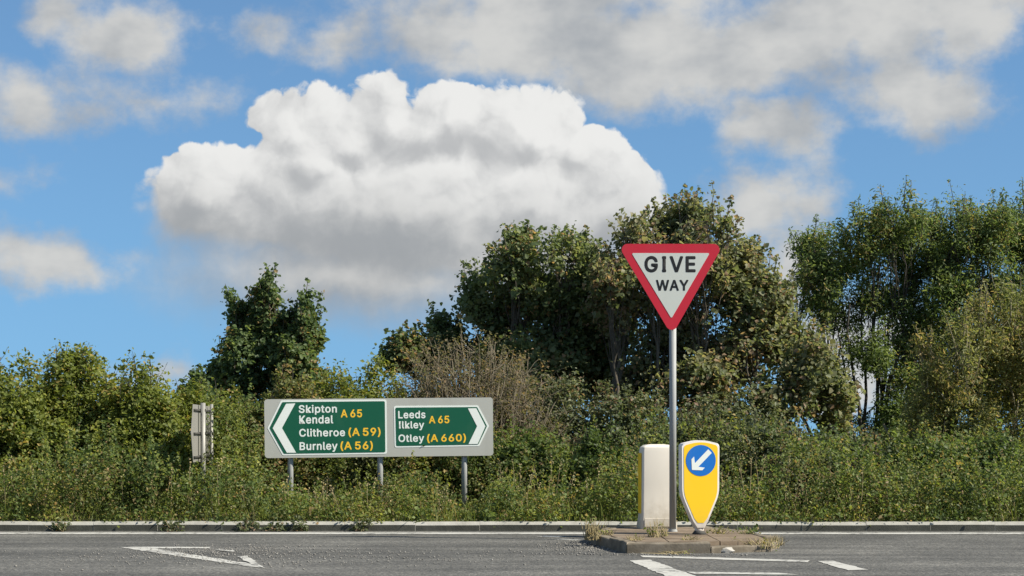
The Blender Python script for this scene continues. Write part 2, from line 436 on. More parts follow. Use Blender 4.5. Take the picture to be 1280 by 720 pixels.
# verge behind the kerb, slightly uneven
def verge():
    nx, ny = 160, 10
    X, Y = np.meshgrid(np.linspace(-60, 60, nx + 1), np.linspace(KY + 0.18, KY + 30, ny + 1))
    P = np.stack([X.ravel(), Y.ravel(), np.zeros(X.size)], -1)
    P[:, 2] = 0.085 + 0.05 * vnoise(P, 1.1)
    i = (np.arange(ny)[:, None] * (nx + 1) + np.arange(nx)[None, :]).ravel()
    tag(link("verge", mesh_np("verge", P, np.stack([i, i + 1, i + nx + 2, i + nx + 1], -1), M['verge'], True)),
        "brown earth verge under the hedge and bushes", "verge", kind="structure")
verge()

def marking(name, pts, label, z=0.005, group=None):
    """painted area with slightly ragged edges"""
    P = []
    n = len(pts)
    for i in range(n):
        a, b = Vector(pts[i]), Vector(pts[(i + 1) % n])
        k = max(1, int((b - a).length / 0.12))
        for j in range(k):
            q = a.lerp(b, j / k)
            P.append((q.x + random.uniform(-.012, .012), q.y + random.uniform(-.012, .012), z))
    bm = bmesh.new()
    bm.faces.new([bm.verts.new(p) for p in P])
    bmesh.ops.triangulate(bm, faces=bm.faces)
    o = bm_obj(name, bm, M['paint'])
    return tag(o, label, "road marking", group, "structure")
def strip(name, p, q, w, label, z=0.005):
    p, q = Vector(p[:2]), Vector(q[:2]); n = (q - p).normalized(); n = Vector((-n.y, n.x)) * w / 2
    return marking(name, [p + n, q + n, q - n, p - n], label, z)
ey = KY - 0.45
marking("edge_line", [(-60, ey), (-60, ey - .40), (1.15, ey - .40), (1.15, ey)], "long white edge line by the far kerb left of the island", z=0.005)
marking("edge_line", [(2.9, ey - .02), (2.9, ey - .42), (60, ey - .42), (60, ey - .02)], "long white edge line by the far kerb right of the island", z=0.005)
# give-way triangle lying on the road at left: hollow outline, one arm worn away
def multi(name, polys, label):
    """one painted figure of several strokes"""
    bm = bmesh.new()
    for i, pp in enumerate(polys):
        Q = [on(*p) for p in pp]; P = []
        for j in range(len(Q)):
            a, b = Q[j], Q[(j + 1) % len(Q)]; k = max(1, int((b - a).length / .10))
            for h in range(k):
                q = a.lerp(b, h / k); P.append((q.x + random.uniform(-.014, .014), q.y + random.uniform(-.02, .02), .005 + i * .0015))
        bm.faces.new([bm.verts.new(p) for p in P])
    bmesh.ops.triangulate(bm, faces=bm.faces)
    return tag(bm_obj(name, bm, M['paint']), label, "road marking", None, "structure")
multi("give_way_triangle", [[(148, 684.3), (186, 685), (320, 706), (331, 710.5), (312, 708.5)], [(160, 684), (264, 684.2), (262, 686), (186, 686)], [(297, 696.5), (309, 695.5), (331, 710.5), (314, 706)],
      [(270, 687.6), (290, 688.6), (294, 690.5), (276, 689.3)]], "worn white triangle outline painted on the road at left")
multi("hatch_line", [[(787, 701.3), (812, 700), (874, 722), (836, 722)]], "thick white diagonal line below the island's left corner")
multi("border_line", [[(800, 694.6), (1012, 700.8), (1010, 703.2), (803, 696.8)]], "thin white line along the front of the island")
multi("border_line", [[(858, 715.2), (972, 716.5), (1000, 719), (866, 717.5)]], "thin white line at bottom edge below the island")
multi("dash_line", [[(1021, 702), (1042, 701.5), (1084, 712.5), (1060, 713.5)]], "short white dash on the road right of the island")
strip("dash_line", on(676, 670.5), on(702, 671.5), 0.25, "upper of two short white dashes left of the island", 0.005)
strip("dash_line", on(696, 674), on(724, 675.5), 0.2, "lower of two short white dashes left of the island", 0.005)

# far kerb: separate stones, splayed upper edge
def kerb_stone_mesh(L, h, mat_top, mat_face, splay=.042, depth=.16):
    bm = bmesh.new()
    prof = [(0, -.05), (0.0, h - splay), (splay * .9, h), (depth, h + .004), (depth, -.05)]
    a = [bm.verts.new((-L / 2, y, z)) for y, z in prof]; b = [bm.verts.new((L / 2, y, z)) for y, z in prof]
    n = len(prof)
    fs = [bm.faces.new((a[i], b[i], b[(i + 1) % n], a[(i + 1) % n])) for i in range(n)]
    bm.faces.new(a[::-1]); bm.faces.new(b)
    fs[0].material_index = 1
    bmesh.ops.recalc_face_normals(bm, faces=bm.faces)
    es = [e for e in bm.edges if abs(e.verts[0].co.x) > L / 2 - 1e-4 and abs(e.verts[1].co.x) > L / 2 - 1e-4 and e.verts[0].co.x * e.verts[1].co.x > 0]
    bmesh.ops.bevel(bm, geom=es, offset=.0025, segments=1, affect='EDGES')
    me = bpy.data.meshes.new("kerb_stone"); bm.to_mesh(me); bm.free()
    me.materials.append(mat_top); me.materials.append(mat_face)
    return me
kerb = tag(empty("kerb", (0, KY, 0)), "long concrete kerb below the hedge on the road's far side", "kerb", kind="structure")
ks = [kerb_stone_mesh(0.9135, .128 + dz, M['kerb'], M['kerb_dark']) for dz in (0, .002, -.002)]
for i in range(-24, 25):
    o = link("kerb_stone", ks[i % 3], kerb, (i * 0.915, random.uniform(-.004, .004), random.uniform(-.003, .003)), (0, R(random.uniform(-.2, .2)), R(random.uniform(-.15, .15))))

# ------------------------------------------------------------------ traffic island
IZ = 0.13
def island():
    t = tag(empty("traffic_island", (2.0, 21.8, 0)), "low paved traffic island with crumbling kerb and dry weeds", "traffic island", kind="structure")
    out = [(0.99, 22.6), (1.00, 21.85), (1.16, 21.05), (1.32, 20.25), (2.29, 20.25), (3.02, 20.55), (3.22, 21.3), (3.05, 22.6), (2.6, 23.75), (1.4, 23.75)]
    out = [Vector((x - 2.0, y - 21.8)) for x, y in out]
    n = len(out); w = .15
    cen = sum(out, Vector((0, 0))) / n
    def inset(i, k):                                     # corner moved inwards
        p0, p, p1 = out[i - 1], out[i], out[(i + 1) % n]
        a, b = (p - p0).normalized(), (p1 - p).normalized()
        na, nb = Vector((-a.y, a.x)), Vector((-b.y, b.x))
        m = (na + nb).normalized(); return p + m * (k / max(.4, m.dot(na)))
    for i in range(n):
        p, q = out[i], out[(i + 1) % n]
        pi, qi = inset(i, w), inset((i + 1) % n, w)
        broken = i in (4, 5)
        L = (q - p).length; parts = max(1, round(L / .95))
        for k in range(parts):
            g = .006 / max(L, .2)
            f0, f1 = k / parts + g, (k + 1) / parts - g
            drop = (.055 if broken else 0) + random.uniform(-.008, .006)
            bm = bmesh.new()
            qd = [p.lerp(q, f0), p.lerp(q, f1), pi.lerp(qi, f1), pi.lerp(qi, f0)]
            lo = [bm.verts.new((v.x, v.y, -.04)) for v in qd]
            hi = [bm.verts.new((v.x, v.y, IZ - drop + random.uniform(-.006, .006))) for v in qd]
            bm.faces.new(lo[::-1]); bm.faces.new(hi)
            for j in range(4): bm.faces.new((lo[j], lo[(j + 1) % 4], hi[(j + 1) % 4], hi[j]))
            bmesh.ops.bevel(bm, geom=[e for e in bm.edges if e.verts[0].co.z > 0 and e.verts[1].co.z > 0], offset=.02, segments=2, affect='EDGES', profile=.5)
            bmesh.ops.subdivide_edges(bm, edges=[e for e in bm.edges if e.calc_length() > .2], cuts=4, use_grid_fill=True)
            for v in bm.verts:
                if v.co.z > 0:
                    nn = vnoise(np.array([[v.co.x, v.co.y, v.co.z]]) + i * 3.1, 9.0)[0] - .5
                    v.co.z += nn * .028; v.co.y += nn * .02
            bm_obj("kerb_stone", bm, M['island_kerb'], t)
    # bed and slabs inside
    ins = [inset(i, w + .004) for i in range(n)]
    bm = bmesh.new(); bm.faces.new([bm.verts.new((v.x, v.y, IZ - .035)) for v in ins])
    bm_obj("mortar_bed", bm, M['verge'], t)
    s = .6
    for ix in range(-3, 4):
        for iy in range(-4, 5):
            bm = bmesh.new()
            bmesh.ops.create_cube(bm, size=1, matrix=Matrix.Translation((ix * s + .12, iy * s + .1, IZ - .03)) @ Matrix.Diagonal((s - .014, s - .014, .05, 1)))
            for i in range(n):                           # trim to the island's outline
                a, b = ins[i], ins[(i + 1) % n]; d = b - a; nn = Vector((d.y, -d.x, 0))
                geom = bm.verts[:] + bm.edges[:] + bm.faces[:]
                if not bm.verts: break
                r = bmesh.ops.bisect_plane(bm, geom=geom, plane_co=(a.x, a.y, 0), plane_no=nn, clear_outer=True)
                ed = [e for e in bm.edges if e.is_boundary]
                if ed: bmesh.ops.holes_fill(bm, edges=ed)
            if len(bm.faces) < 5 or sum(f.calc_area() for f in bm.faces if f.normal.z > .9) < .02: bm.free(); continue
            cx = sum((v.co for v in bm.verts), Vector()) / len(bm.verts)
            bmesh.ops.rotate(bm, cent=cx, verts=bm.verts, matrix=Matrix.Rotation(R(random.uniform(-.6, .6)), 3, 'X') @ Matrix.Rotation(R(random.uniform(-.6, .6)), 3, 'Y'))
            bm_obj("paving_slab", bm, M['slab'], t)
    return t
island()

# ------------------------------------------------------------------ lettering
try:                                                    # Blender's own interface typeface, nearer to road lettering
    import os
    FONT = bpy.data.fonts.load(os.path.join(bpy.utils.system_resource('DATAFILES'), "fonts", "Inter.woff2"))
except Exception:
    FONT = None
def lettering(name, body, parent, x0, x1, z_base, z_top, y, mat, bold=0.018, thick=0.0012):
    """raised letters fitted between x0 and x1, capitals from z_base to z_top, facing -Y"""
    cu = bpy.data.curves.new(name, 'FONT'); cu.body = body; cu.size = 1.0; cu.extrude = 0.5
    cu.resolution_u = 3
    if FONT: cu.font = FONT
    if body == "GIVE": cu.space_character = 1.12
    if body == "WAY": cu.space_character = 1.08
    if mat is not M['black']: cu.space_character = 1.07
    cu.space_word = 0.5
    tmp = bpy.data.objects.new("tmp", cu); COL.objects.link(tmp)
    dg = bpy.context.evaluated_depsgraph_get(); dg.update()
    me = bpy.data.meshes.new_from_object(tmp.evaluated_get(dg))
    bpy.data.objects.remove(tmp); bpy.data.curves.remove(cu)
    n = len(me.vertices); co = np.empty(n * 3, np.float32); me.vertices.foreach_get("co", co); co = co.reshape(-1, 3)
    if FONT and "I" in body:                             # a plain capital I: its slabs drawn in to the stem
        me.calc_loop_triangles()
        spans = []
        for lt in sorted(((min(co[v, 0] for v in t.vertices), max(co[v, 0] for v in t.vertices)) for t in me.loop_triangles)):
            if spans and lt[0] <= spans[-1][1] + 1e-4: spans[-1][1] = max(spans[-1][1], lt[1])
            else: spans.append(list(lt))
        a_, b_ = spans[body.index("I")]
        sel = (co[:, 0] >= a_ - 1e-4) & (co[:, 0] <= b_ + 1e-4); c_ = (a_ + b_) / 2
        co[sel, 0] = np.clip(co[sel, 0], c_ - .05, c_ + .05)
        if body[0] == "I": co[sel, 0] += .05
    lo, hi = co[:, 0].min(), co[:, 0].max()
    if "(" in body:                                      # brackets overhang: measure on the figures between them
        mid = (co[:, 0] > lo + (hi - lo) * .25) & (co[:, 0] < lo + (hi - lo) * .75)
        top = co[mid, 1].max()
    else: top = co[:, 1].max()
    X = x0 + (co[:, 0] - lo) / (hi - lo) * (x1 - x0)
    Z = z_base + (co[:, 1] + bold) / (top + bold) * (z_top - z_base)
    Y = y - (co[:, 2] + .5) * thick
    # heavier strokes: the outline laid again a hair's breadth to each side, every copy a touch deeper
    tri = np.empty(len(me.loop_triangles) * 3, np.int32); me.calc_loop_triangles()
    tri = np.empty(len(me.loop_triangles) * 3, np.int32); me.loop_triangles.foreach_get("vertices", tri); tri = tri.reshape(-1, 3)
    kx, kz = (x1 - x0) / (hi - lo), (z_top - z_base) / (top + bold)
    VV, FF = [], []
    for i in range(9):
        r = bold if i else 0.0; a_ = i * math.pi / 4
        VV.append(np.stack([X + r * kx * math.cos(a_), Y + i * .00008, Z + r * kz * math.sin(a_)], -1)); FF.append(tri + i * n)
    bpy.data.meshes.remove(me)
    return link(name, mesh_np(name, np.concatenate(VV), np.concatenate(FF), mat), parent)

# ------------------------------------------------------------------ give way sign
def give_way():
    base = on(841, 664, IZ); k = base.y / FPX
    base.z = IZ - .004
    t = tag(empty("give_way_sign", base), "red bordered triangular GIVE WAY sign on tall grey post", "road sign")
    X = lambda px: (px - 840.5) * k
    Z = lambda py: CAM_H - (py - HZ) * k - base.z
    smooth_sides(bm_obj("post", cyl_bm(.0445, 0, Z(345), 24), M['galv'], t))
    bm_obj("post_collar", cyl_bm(.062, 0, .03, 24, .052), M['galv'], t)
    outer = [(X(770.5), Z(305.5)), (X(903.5), Z(305.5)), (X(838.8), Z(420))]
    yp = -.062
    plate = bm_obj("plate", prism_bm(round_poly(outer, .075, 8), yp, yp + .004), M['sign_back'], t)
    bm_obj("red_border", prism_bm(round_poly([(x * .999, z) for x, z in outer], .075, 8), yp - .004, yp - .0005, .0012), M['red'], t)
    inner = [(X(788.5), Z(317)), (X(886), Z(317)), (X(838.2), Z(398.5))]
    bm_obj("white_panel", prism_bm(round_poly(inner, .012, 3), yp - .0065, yp - .0042), M['gw_white'], t)
    lettering("lettering", "GIVE", t, X(805.5), X(867.5), Z(341), Z(321.5), yp - .007, M['black'], .026)
    lettering("lettering", "WAY", t, X(819.5), X(859), Z(364), Z(351), yp - .007, M['black'], .026)
    for py in (325, 365):
        bm_obj("clamp", box_bm(.30 if py < 340 else .16, .018, .05, (0, yp + .013, Z(py)), .004), M['galv'], t)
        bm_obj("clamp", box_bm(.11, .11, .035, (0, 0.0, Z(py)), .01), M['galv'], t)
give_way()

# ------------------------------------------------------------------ keep-left bollards
def loft_bm(sections):
    """sections: list of (z, outline points (x,y)); closed rings lofted and capped"""
    bm = bmesh.new(); rings = [[bm.verts.new((x, y, z)) for x, y in o] for z, o in sections]
    for a, b in zip(rings, rings[1:]):
        n = len(a)
        for i in range(n): bm.faces.new((a[i], a[(i + 1) % n], b[(i + 1) % n], b[i]))
    bm.faces.new(rings[0][::-1]); bm.faces.new(rings[-1])
    return bm
def keep_left():
    base = on(874, 667.5, IZ); base.z = IZ - .004; k = base.y / FPX
    yaw = R(11)
    t = tag(empty("keep_left_bollard", base, yaw), "yellow fronted white bollard with blue arrow disc beside the sign post", "bollard")
    H = 1.185
    # front outline (x, z)
    def outline(m, zt, zb):
        w = .242 - m
        half = [(.05 - m * .5, zb), (.10 - m * .8, .175 + m), (w - .004, .50), (w, zt - .045)]
        pts = [half[0], half[1], half[2], half[3], (0, zt + .012), (-w, zt - .045)] + [(-x, z) for x, z in half[2::-1]]
        return round_poly(pts, [0, .10, .40, .05, .5, .05, .40, .10, 0], 7)
    bm_obj("shell", prism_bm(outline(0, H - .012, .075), -.065, .085, .012), M['shell'], t)
    bm_obj("yellow_panel", prism_bm(outline(.023, H - .035, .145), -.0685, -.0665), M['yellow'], t)
    bm_obj("yellow_panel", prism_bm(outline(.023, H - .035, .145), .0865, .0885), M['yellow'], t)
    zc = H - .265; r = .193
    bm_obj("blue_disc", prism_bm([(math.cos(a) * r, zc + math.sin(a) * r) for a in np.linspace(0, 2 * math.pi, 40, endpoint=False)], -.0715, -.0688), M['blue'], t)
    # arrow pointing down to the left
    arr = [(.02, .062), (-.045, .062), (-.155, 0), (-.045, -.0001), (.0, 0)]
    a = [(-.165, 0), (-.075, .098), (-.028, .098), (-.078, .032), (.165, .032), (.165, -.032), (-.078, -.032), (-.028, -.098), (-.075, -.098)]
    c, s = math.cos(R(45)), math.sin(R(45))
    bm_obj("white_arrow", prism_bm([(x * c - z * s, zc + x * s + z * c) for x, z in a], -.0745, -.0718), M['white'], t)
    smooth_sides(bm_obj("neck", cyl_bm(.06, .03, .085, 20, .055), M['shell'], t))
    smooth_sides(bm_obj("foot", cyl_bm(.095, 0, .045, 20, .062), M['rubber'], t))
keep_left()
def rear_bollard():
    base = on(821, 660, IZ); base.z = IZ - .004
    t = tag(empty("keep_left_bollard", base, R(6)), "plain cream box bollard with blank back behind the sign post", "bollard")
    def ring(w, d, r=.03):
        return round_poly([(-w, -d), (w, -d), (w, d), (-w, d)], r, 4)
    secs = [(.0, ring(.245, .17)), (.05, ring(.245, .17)), (.17, ring(.226, .155)), (.60, ring(.222, .15)), (1.02, ring(.218, .145)), (1.075, ring(.208, .135)), (1.105, ring(.17, .10)), (1.115, ring(.09, .05))]
    o = bm_obj("shell", loft_bm(secs), M['cream'], t, smooth=True)
    m = o.modifiers.new("edge", 'EDGE_SPLIT'); m.split_angle = R(35)
    bm_obj("base_panel", box_bm(.40, .012, .115, (.0, -.178, .085), .005), M['cream'], t)
    for s in (-1,):
        bm = prism_bm(round_poly([(-.11, .2), (.11, .2), (.11, 1.0), (-.11, 1.0)], .02, 3), 0, .006)
        bmesh.ops.rotate(bm, cent=(0, 0, 0), verts=bm.verts, matrix=Matrix.Rotation(R(90), 3, 'Z'))
        bmesh.ops.translate(bm, verts=bm.verts, vec=(-.2235, 0.01, 0))
        bm_obj("yellow_strip", bm, M['yellow'], t)
rear_bollard()

# ------------------------------------------------------------------ direction sign
def direction_sign():
    d = 27.0; kz = 3.5 / 1105.0                       # metres per unit of the drawing below
    cx = (474.5 - 640) * d / FPX
    t = tag(empty("direction_sign", (cx, d, .1), R(8)), "wide green and grey direction sign with two arrow panels on three posts", "road sign")
    zc = CAM_H - (534.5 - HZ) * d / FPX - .1
    roll = R(-.62)
    face = Matrix.Translation((0, 0, zc)) @ Matrix.Rotation(roll, 4, 'Y')
    P = lambda zx, zy: ((zx - 637) * kz, (210 - (zx - 637) * .0113 - zy) * kz)
    def put(o):
        o.matrix_local = face
        return o
    put(bm_obj("backing_panel", prism_bm(round_poly([P(85, 357), P(85, 63 + 12), P(1190, 62), P(1190, 346)], .045, 5), -.03, -.012, .002), M['sign_grey'], t))
    def layer(name, pts, lvl, mat, r=0.0):
        pts = [P(*p) for p in pts]
        if r: pts = round_poly(pts, r, 4)
        y = -.0305 - lvl * .003
        return put(bm_obj(name, prism_bm(pts, y - .0028, y), mat, t))
    layer("white_border", [(99, 213), (165, 80), (671, 74), (671, 337), (170, 344)], 0, M['white'], [.02, .03, .03, .03, .03])
    layer("green_panel", [(109, 213), (171, 88), (663, 82), (663, 329), (176, 336)], 1, M['green'], [.01, .02, .02, .02, .02])
    layer("white_chevron", [(124, 213), (189, 96), (233, 94), (168, 213), (234, 331), (190, 331)], 2, M['white'])
    layer("white_border", [(706, 105), (1117, 101), (1170, 201), (1121, 300), (708, 307)], 0, M['white'], [.03, .03, .02, .03, .03])
    layer("green_panel", [(714, 113), (1112, 109), (1160, 202), (1116, 292), (716, 299)], 1, M['green'], [.02, .02, .01, .02, .02])
    layer("white_chevron", [(1067, 116), (1108, 115), (1152, 203), (1113, 289), (1068, 290), (1111, 203)], 2, M['white'])
    def txt(s, x0, x1, top, bot, mat, y=-.0368):
        a, b = P(x0, bot), P(x1, bot); c = P((x0 + x1) / 2, top); e = P((x0 + x1) / 2, bot)
        put(lettering("lettering", s, t, a[0], b[0], e[1], c[1], y, mat, .020, .0015))
    Wt, Yl = M['white'], M['yellow_text']
    txt("Skipton", 250, 430, 102, 139, Wt); txt("Kendal", 252, 412, 153, 191, Wt); txt("A 65", 451, 551, 124, 161, Yl)
    txt("Clitheroe", 251, 468, 216, 253, Wt); txt("(A 59)", 487, 639, 213, 250, Yl)
    txt("Burnley", 252, 431, 281, 318, Wt); txt("(A 56)", 448, 601, 279, 316, Yl)
    txt("Leeds", 728, 858, 130, 165, Wt); txt("Ilkley", 731, 851, 180, 214, Wt); txt("A 65", 877, 974, 154, 189, Yl)
    txt("Otley", 728, 850, 244, 279, Wt); txt("(A 660)", 867, 1054, 243, 278, Yl)
    for px in (364, 475.5, 581.5):
        smooth_sides(bm_obj("post", cyl_bm(.044, -.1, zc + .3, 18, x=(px - 474.5) * d / FPX, y=.06), M['galv'], t))
    for dz in (.28, -.28):
        put(bm_obj("rail", box_bm(3.3, .028, .05, (0, .003, dz), .004), M['galv'], t))
direction_sign()

def edge_on_sign():
    d = 27.0
    base = at(256.5, 600, d); base.z = .1
    t = tag(empty("direction_sign", base, R(-87.3)), "bare metal back of a small sign seen nearly edge-on at left", "road sign")
    z0, z1 = .86, 1.72
    # the +X end is the nearer, pointed one; the posts stand on the side that shows
    bm_obj("panel", prism_bm([(-1.05, z0), (1.0, z0), (1.22, (z0 + z1) / 2), (1.0, z1), (-1.05, z1)], -.056, -.05), M['sign_back'], t)
    bm_obj("panel_edge", box_bm(.03, .05, z1 - z0, (-1.065, -.03, (z0 + z1) / 2), .004), M['sign_back'], t)
    for z in (z0 + .08, (z0 + z1) / 2, z1 - .08):
        bm_obj("rail", box_bm(1.95, .03, .026, (0, -.034, z), .004), M['dark_metal'], t)
    for x in (.42, -.62):
        smooth_sides(bm_obj("post", cyl_bm(.038 if x > 0 else .026, -.1, z1 + .03, 18, x=x, y=.02), M['sign_back'], t))
        for z in (z0 + .08, (z0 + z1) / 2, z1 - .08):
            bm_obj("clamp", box_bm(.05, .10, .04, (x, .012, z), .006), M['dark_metal'], t)
edge_on_sign()

# ------------------------------------------------------------------ leaves, bushes, trees
LEAF = {  # outline (along, across) of half a leaf's points, as two folded halves
    'oval': np.array([(-.5, 0), (-.12, .30), (.22, .24), (.5, 0), (.22, -.24), (-.12, -.30)]),
    'lobed': np.array([(-.45, 0), (-.20, .46), (.24, .30), (.55, 0), (.24, -.30), (-.20, -.46)]),
    'narrow': np.array([(-.5, 0), (-.15, .16), (.2, .13), (.5, 0), (.2, -.13), (-.15, -.16)]),
    'small': np.array([(-.5, 0), (.0, .33), (.5, 0), (.0, -.33)]),
}
def leaves(P, N, size, shape, fold=.16, droop=None):
    """P positions, N leaf normals, size lengths -> V, F"""
    n = len(P); L = LEAF[shape]
    N = N / (np.linalg.norm(N, axis=1)[:, None] + 1e-9)
    T = rng.normal(size=(n, 3))
    if droop is not None: T = T * .6 + droop
    A = T - N * np.sum(T * N, 1)[:, None]; A /= np.linalg.norm(A, axis=1)[:, None] + 1e-9
    B = np.cross(N, A)
    V = P[:, None, :] + size[:, None, None] * (A[:, None, :] * L[None, :, 0:1] + B[:, None, :] * L[None, :, 1:2]
        + N[:, None, :] * (np.abs(L[None, :, 1:2]) * fold * 2 - (L[None, :, 0:1] ** 2) * .25))
    k = len(L); base = np.arange(n)[:, None] * k
    if k == 4: F = np.concatenate([base + np.array([[0, 1, 2]]), base + np.array([[0, 2, 3]])], 1).reshape(-1, 3)
    else: F = np.concatenate([base + np.array([[0, 1, 2, 3]]), base + np.array([[0, 3, 4, 5]])], 1).reshape(-1, 4)
    return V.reshape(-1, 3), F
def sprigs(C, OUT, n_leaf, rad, size, shape, up=.7, out=.6, rnd=.75, hang=0.0):
    """leaves gathered in sprigs round the points C"""
    n = len(C)
    ax = OUT * .8 + rng.normal(size=(n, 3)) * .5 + np.array([0, 0, .35]); ax /= np.linalg.norm(ax, axis=1)[:, None]
    idx = np.repeat(np.arange(n), n_leaf); m = len(idx)
    t = rng.random(m)[:, None]
    P = C[idx] + ax[idx] * (t - .4) * rad * 1.6 + rng.normal(size=(m, 3)) * rad * .42
    N = OUT[idx] * out + np.array([0, 0, up]) + rng.normal(size=(m, 3)) * rnd
    sz = size * np.clip(rng.lognormal(-.08, .32, m), .4, 1.7)
    dr = ax[idx] * .6 + np.array([0, 0, -hang])
    return leaves(P, N, sz, shape, droop=dr)
def wiggle(a, b, n, amp, seed_up=0.0):
    a, b = np.asarray(a, float), np.asarray(b, float)
    t = np.linspace(0, 1, n)[:, None]
    P = a + (b - a) * t
    L = np.linalg.norm(b - a)
    w = np.cumsum(rng.normal(size=(n, 3)), 0) * amp * L / n
    w -= w[0] + (w[-1] - w[0]) * t
    P = P + w; P[:, 2] += (seed_up * L * (t * (1 - t)))[:, 0]
    return P

def tree(name, label, cat, base, blobs, leafkey, n_sprig, n_leaf=16, rad=.16, size=.11, shape='lobed', trunks=1,
         r_trunk=.11, bark='bark', gap=.40, gap_scale=1.1, shell=.55, up=.7, rnd=.75, hang=0.0, group=None, fork=.30, shoots=60, stems=()):
    """a tree: trunk and limbs reaching into the crown's lobes, leaves in sprigs on the lobes"""
    base = Vector(base)
    t = tag(empty(name, base), label, cat, group)
    b0 = np.array(base)
    bl = np.array([[*c, *r] for c, r in blobs], float); bl[:, :3] -= b0
    vol = bl[:, 3] * bl[:, 4] * bl[:, 5]; w = vol ** .58; w /= w.sum()
    C, O = [], []
    need = n_sprig; tries = 0
    while need > 0 and tries < 12:
        tries += 1
        m = int(need * 2.2) + 50
        i = rng.choice(len(bl), m, p=w)
        D = rng.normal(size=(m, 3)); D /= np.linalg.norm(D, axis=1)[:, None]
        rr = (1 - (1 - rng.random(m) ** shell) * .85)
        nz = vnoise(D * 2.2 + bl[i, :3] * 1.7, 1.0)
        nz2 = vnoise(D * 5.0 + bl[i, :3] * 2.9, 1.0)
        P = bl[i, :3] + D * (rr * (.52 + .55 * nz + .45 * nz2))[:, None] * bl[i, 3:]
        keep = (vnoise(P + 7.7, gap_scale) * .6 + vnoise(P + 31, gap_scale * 2.6) * .4 > gap) & (P[:, 2] > .15)
        # not deep inside another lobe: foliage lives on the outside
        P, D, i = P[keep], D[keep], i[keep]
        inside = np.zeros(len(P), bool)
        for q in bl: inside |= np.sum(((P - q[:3]) / q[3:]) ** 2, 1) < .38
        keep = ~inside | (rng.random(len(P)) < .22)
        P, D = P[keep][:need], D[keep][:need]
        C.append(P); O.append(D); need -= len(P)
    C, O = np.concatenate(C), np.concatenate(O)
    V, F = sprigs(C, O, n_leaf, rad, size, shape, up=up, rnd=rnd, hang=hang)
    # young leafy shoots standing out of the outline
    sh = []
    outer = np.argsort(-(C[:, 2] + np.abs(C[:, 0] - C[:, 0].mean()) * .6 + rng.random(len(C)) * 1.6))[:shoots * 4]
    VS, FS, nb = [V], [F], len(V)
    for s_ in rng.choice(outer, shoots):
        ln = rng.uniform(.22, .58); dr = O[s_] * .45 + np.array([rng.normal() * .15, rng.normal() * .15, 1.0]); dr /= np.linalg.norm(dr)
        a = C[s_]; b = a + dr * ln; sh.append((wiggle(a - dr * .25, b, 5, .1), np.linspace(.012, .004, 5)))
        m = int(ln * 60); tt = rng.random(m) ** .8
        pp = a + (b - a) * tt[:, None] + rng.normal(size=(m, 3)) * (.10 * (1.2 - tt))[:, None]
        v, f = leaves(pp, rng.normal(size=(m, 3)) * .8 + np.array([0, -.2, .6]), size * rng.uniform(.55, 1.1, m), shape)
        VS.append(v); FS.append(f + nb); nb += len(v)
    V, F = np.concatenate(VS), np.concatenate(FS)
    c = link("crown", mesh_np("crown", V, F, M[leafkey]), t); c["kind"] = "stuff"
    # wood
    cen = bl[:, :3].mean(0); top = bl[:, 2].max()
    main, fine = [], list(sh)
    feet = [np.array([(k - (trunks - 1) / 2) * .38 + rng.normal() * .06, rng.normal() * .12, -.05]) for k in range(trunks)]
    forks = []
    for k, f in enumerate(feet):
        e = np.array([f[0] * 2.2 + cen[0] * .5, f[1] + cen[1] * .5, top * fork])
        P = wiggle(f, e, 6, .10); main.append((P, np.linspace(r_trunk, r_trunk * .75, 6))); forks.append(e)
    for j, q in enumerate(bl):
        fk = min(forks, key=lambda e: np.linalg.norm(e[:2] - q[:2]) + rng.random() * .2)
        e = q[:3] + np.array([0, 0, q[5] * .55])
        P = wiggle(fk, e, 9, .16, .12); rl = r_trunk * rng.uniform(.42, .62)
        main.append((P, np.linspace(rl, rl * .18, 9)))
        near = np.where(np.sum(((C - q[:3]) / q[3:]) ** 2, 1) < 1.5)[0]
        if len(near):
            for s_ in rng.choice(near, min(len(near), 22)):
                st = P[rng.integers(2, 9)]
                fine.append((wiggle(st, C[s_], 5, .14, .05), np.linspace(rl * .26, .005, 5)))
    for (xa, ya, xb, yb, dd, r0) in stems:
        P = wiggle(np.array(at(xa, ya, dd)) - b0, np.array(at(xb, yb, dd + .3)) - b0, 9, .10)
        main.append((P, np.linspace(r0, r0 * .35, 9)))
    V, F = tubes(main, 7); link("trunk", mesh_np("trunk", V, F, M[bark], True), t)
    if fine:
        V, F = tubes(fine, 4); link("branches", mesh_np("branches", V, F, M[bark], True), t)["kind"] = "stuff"
    return t
def lobes(spec, d, dd=.5, dy=9, k_=.93):
    """crown lobes from (photo x, photo y, half width, half height) at distance d"""
    out = []
    for px, py, a, b in spec:
        dist = d + random.uniform(-dd, dd); k = dist / FPX
        a, b = a * k_, b * k_
        out.append((tuple(at(px, py + dy, dist)), (a * k, (a * k + b * k) * .5, b * k)))
    return out

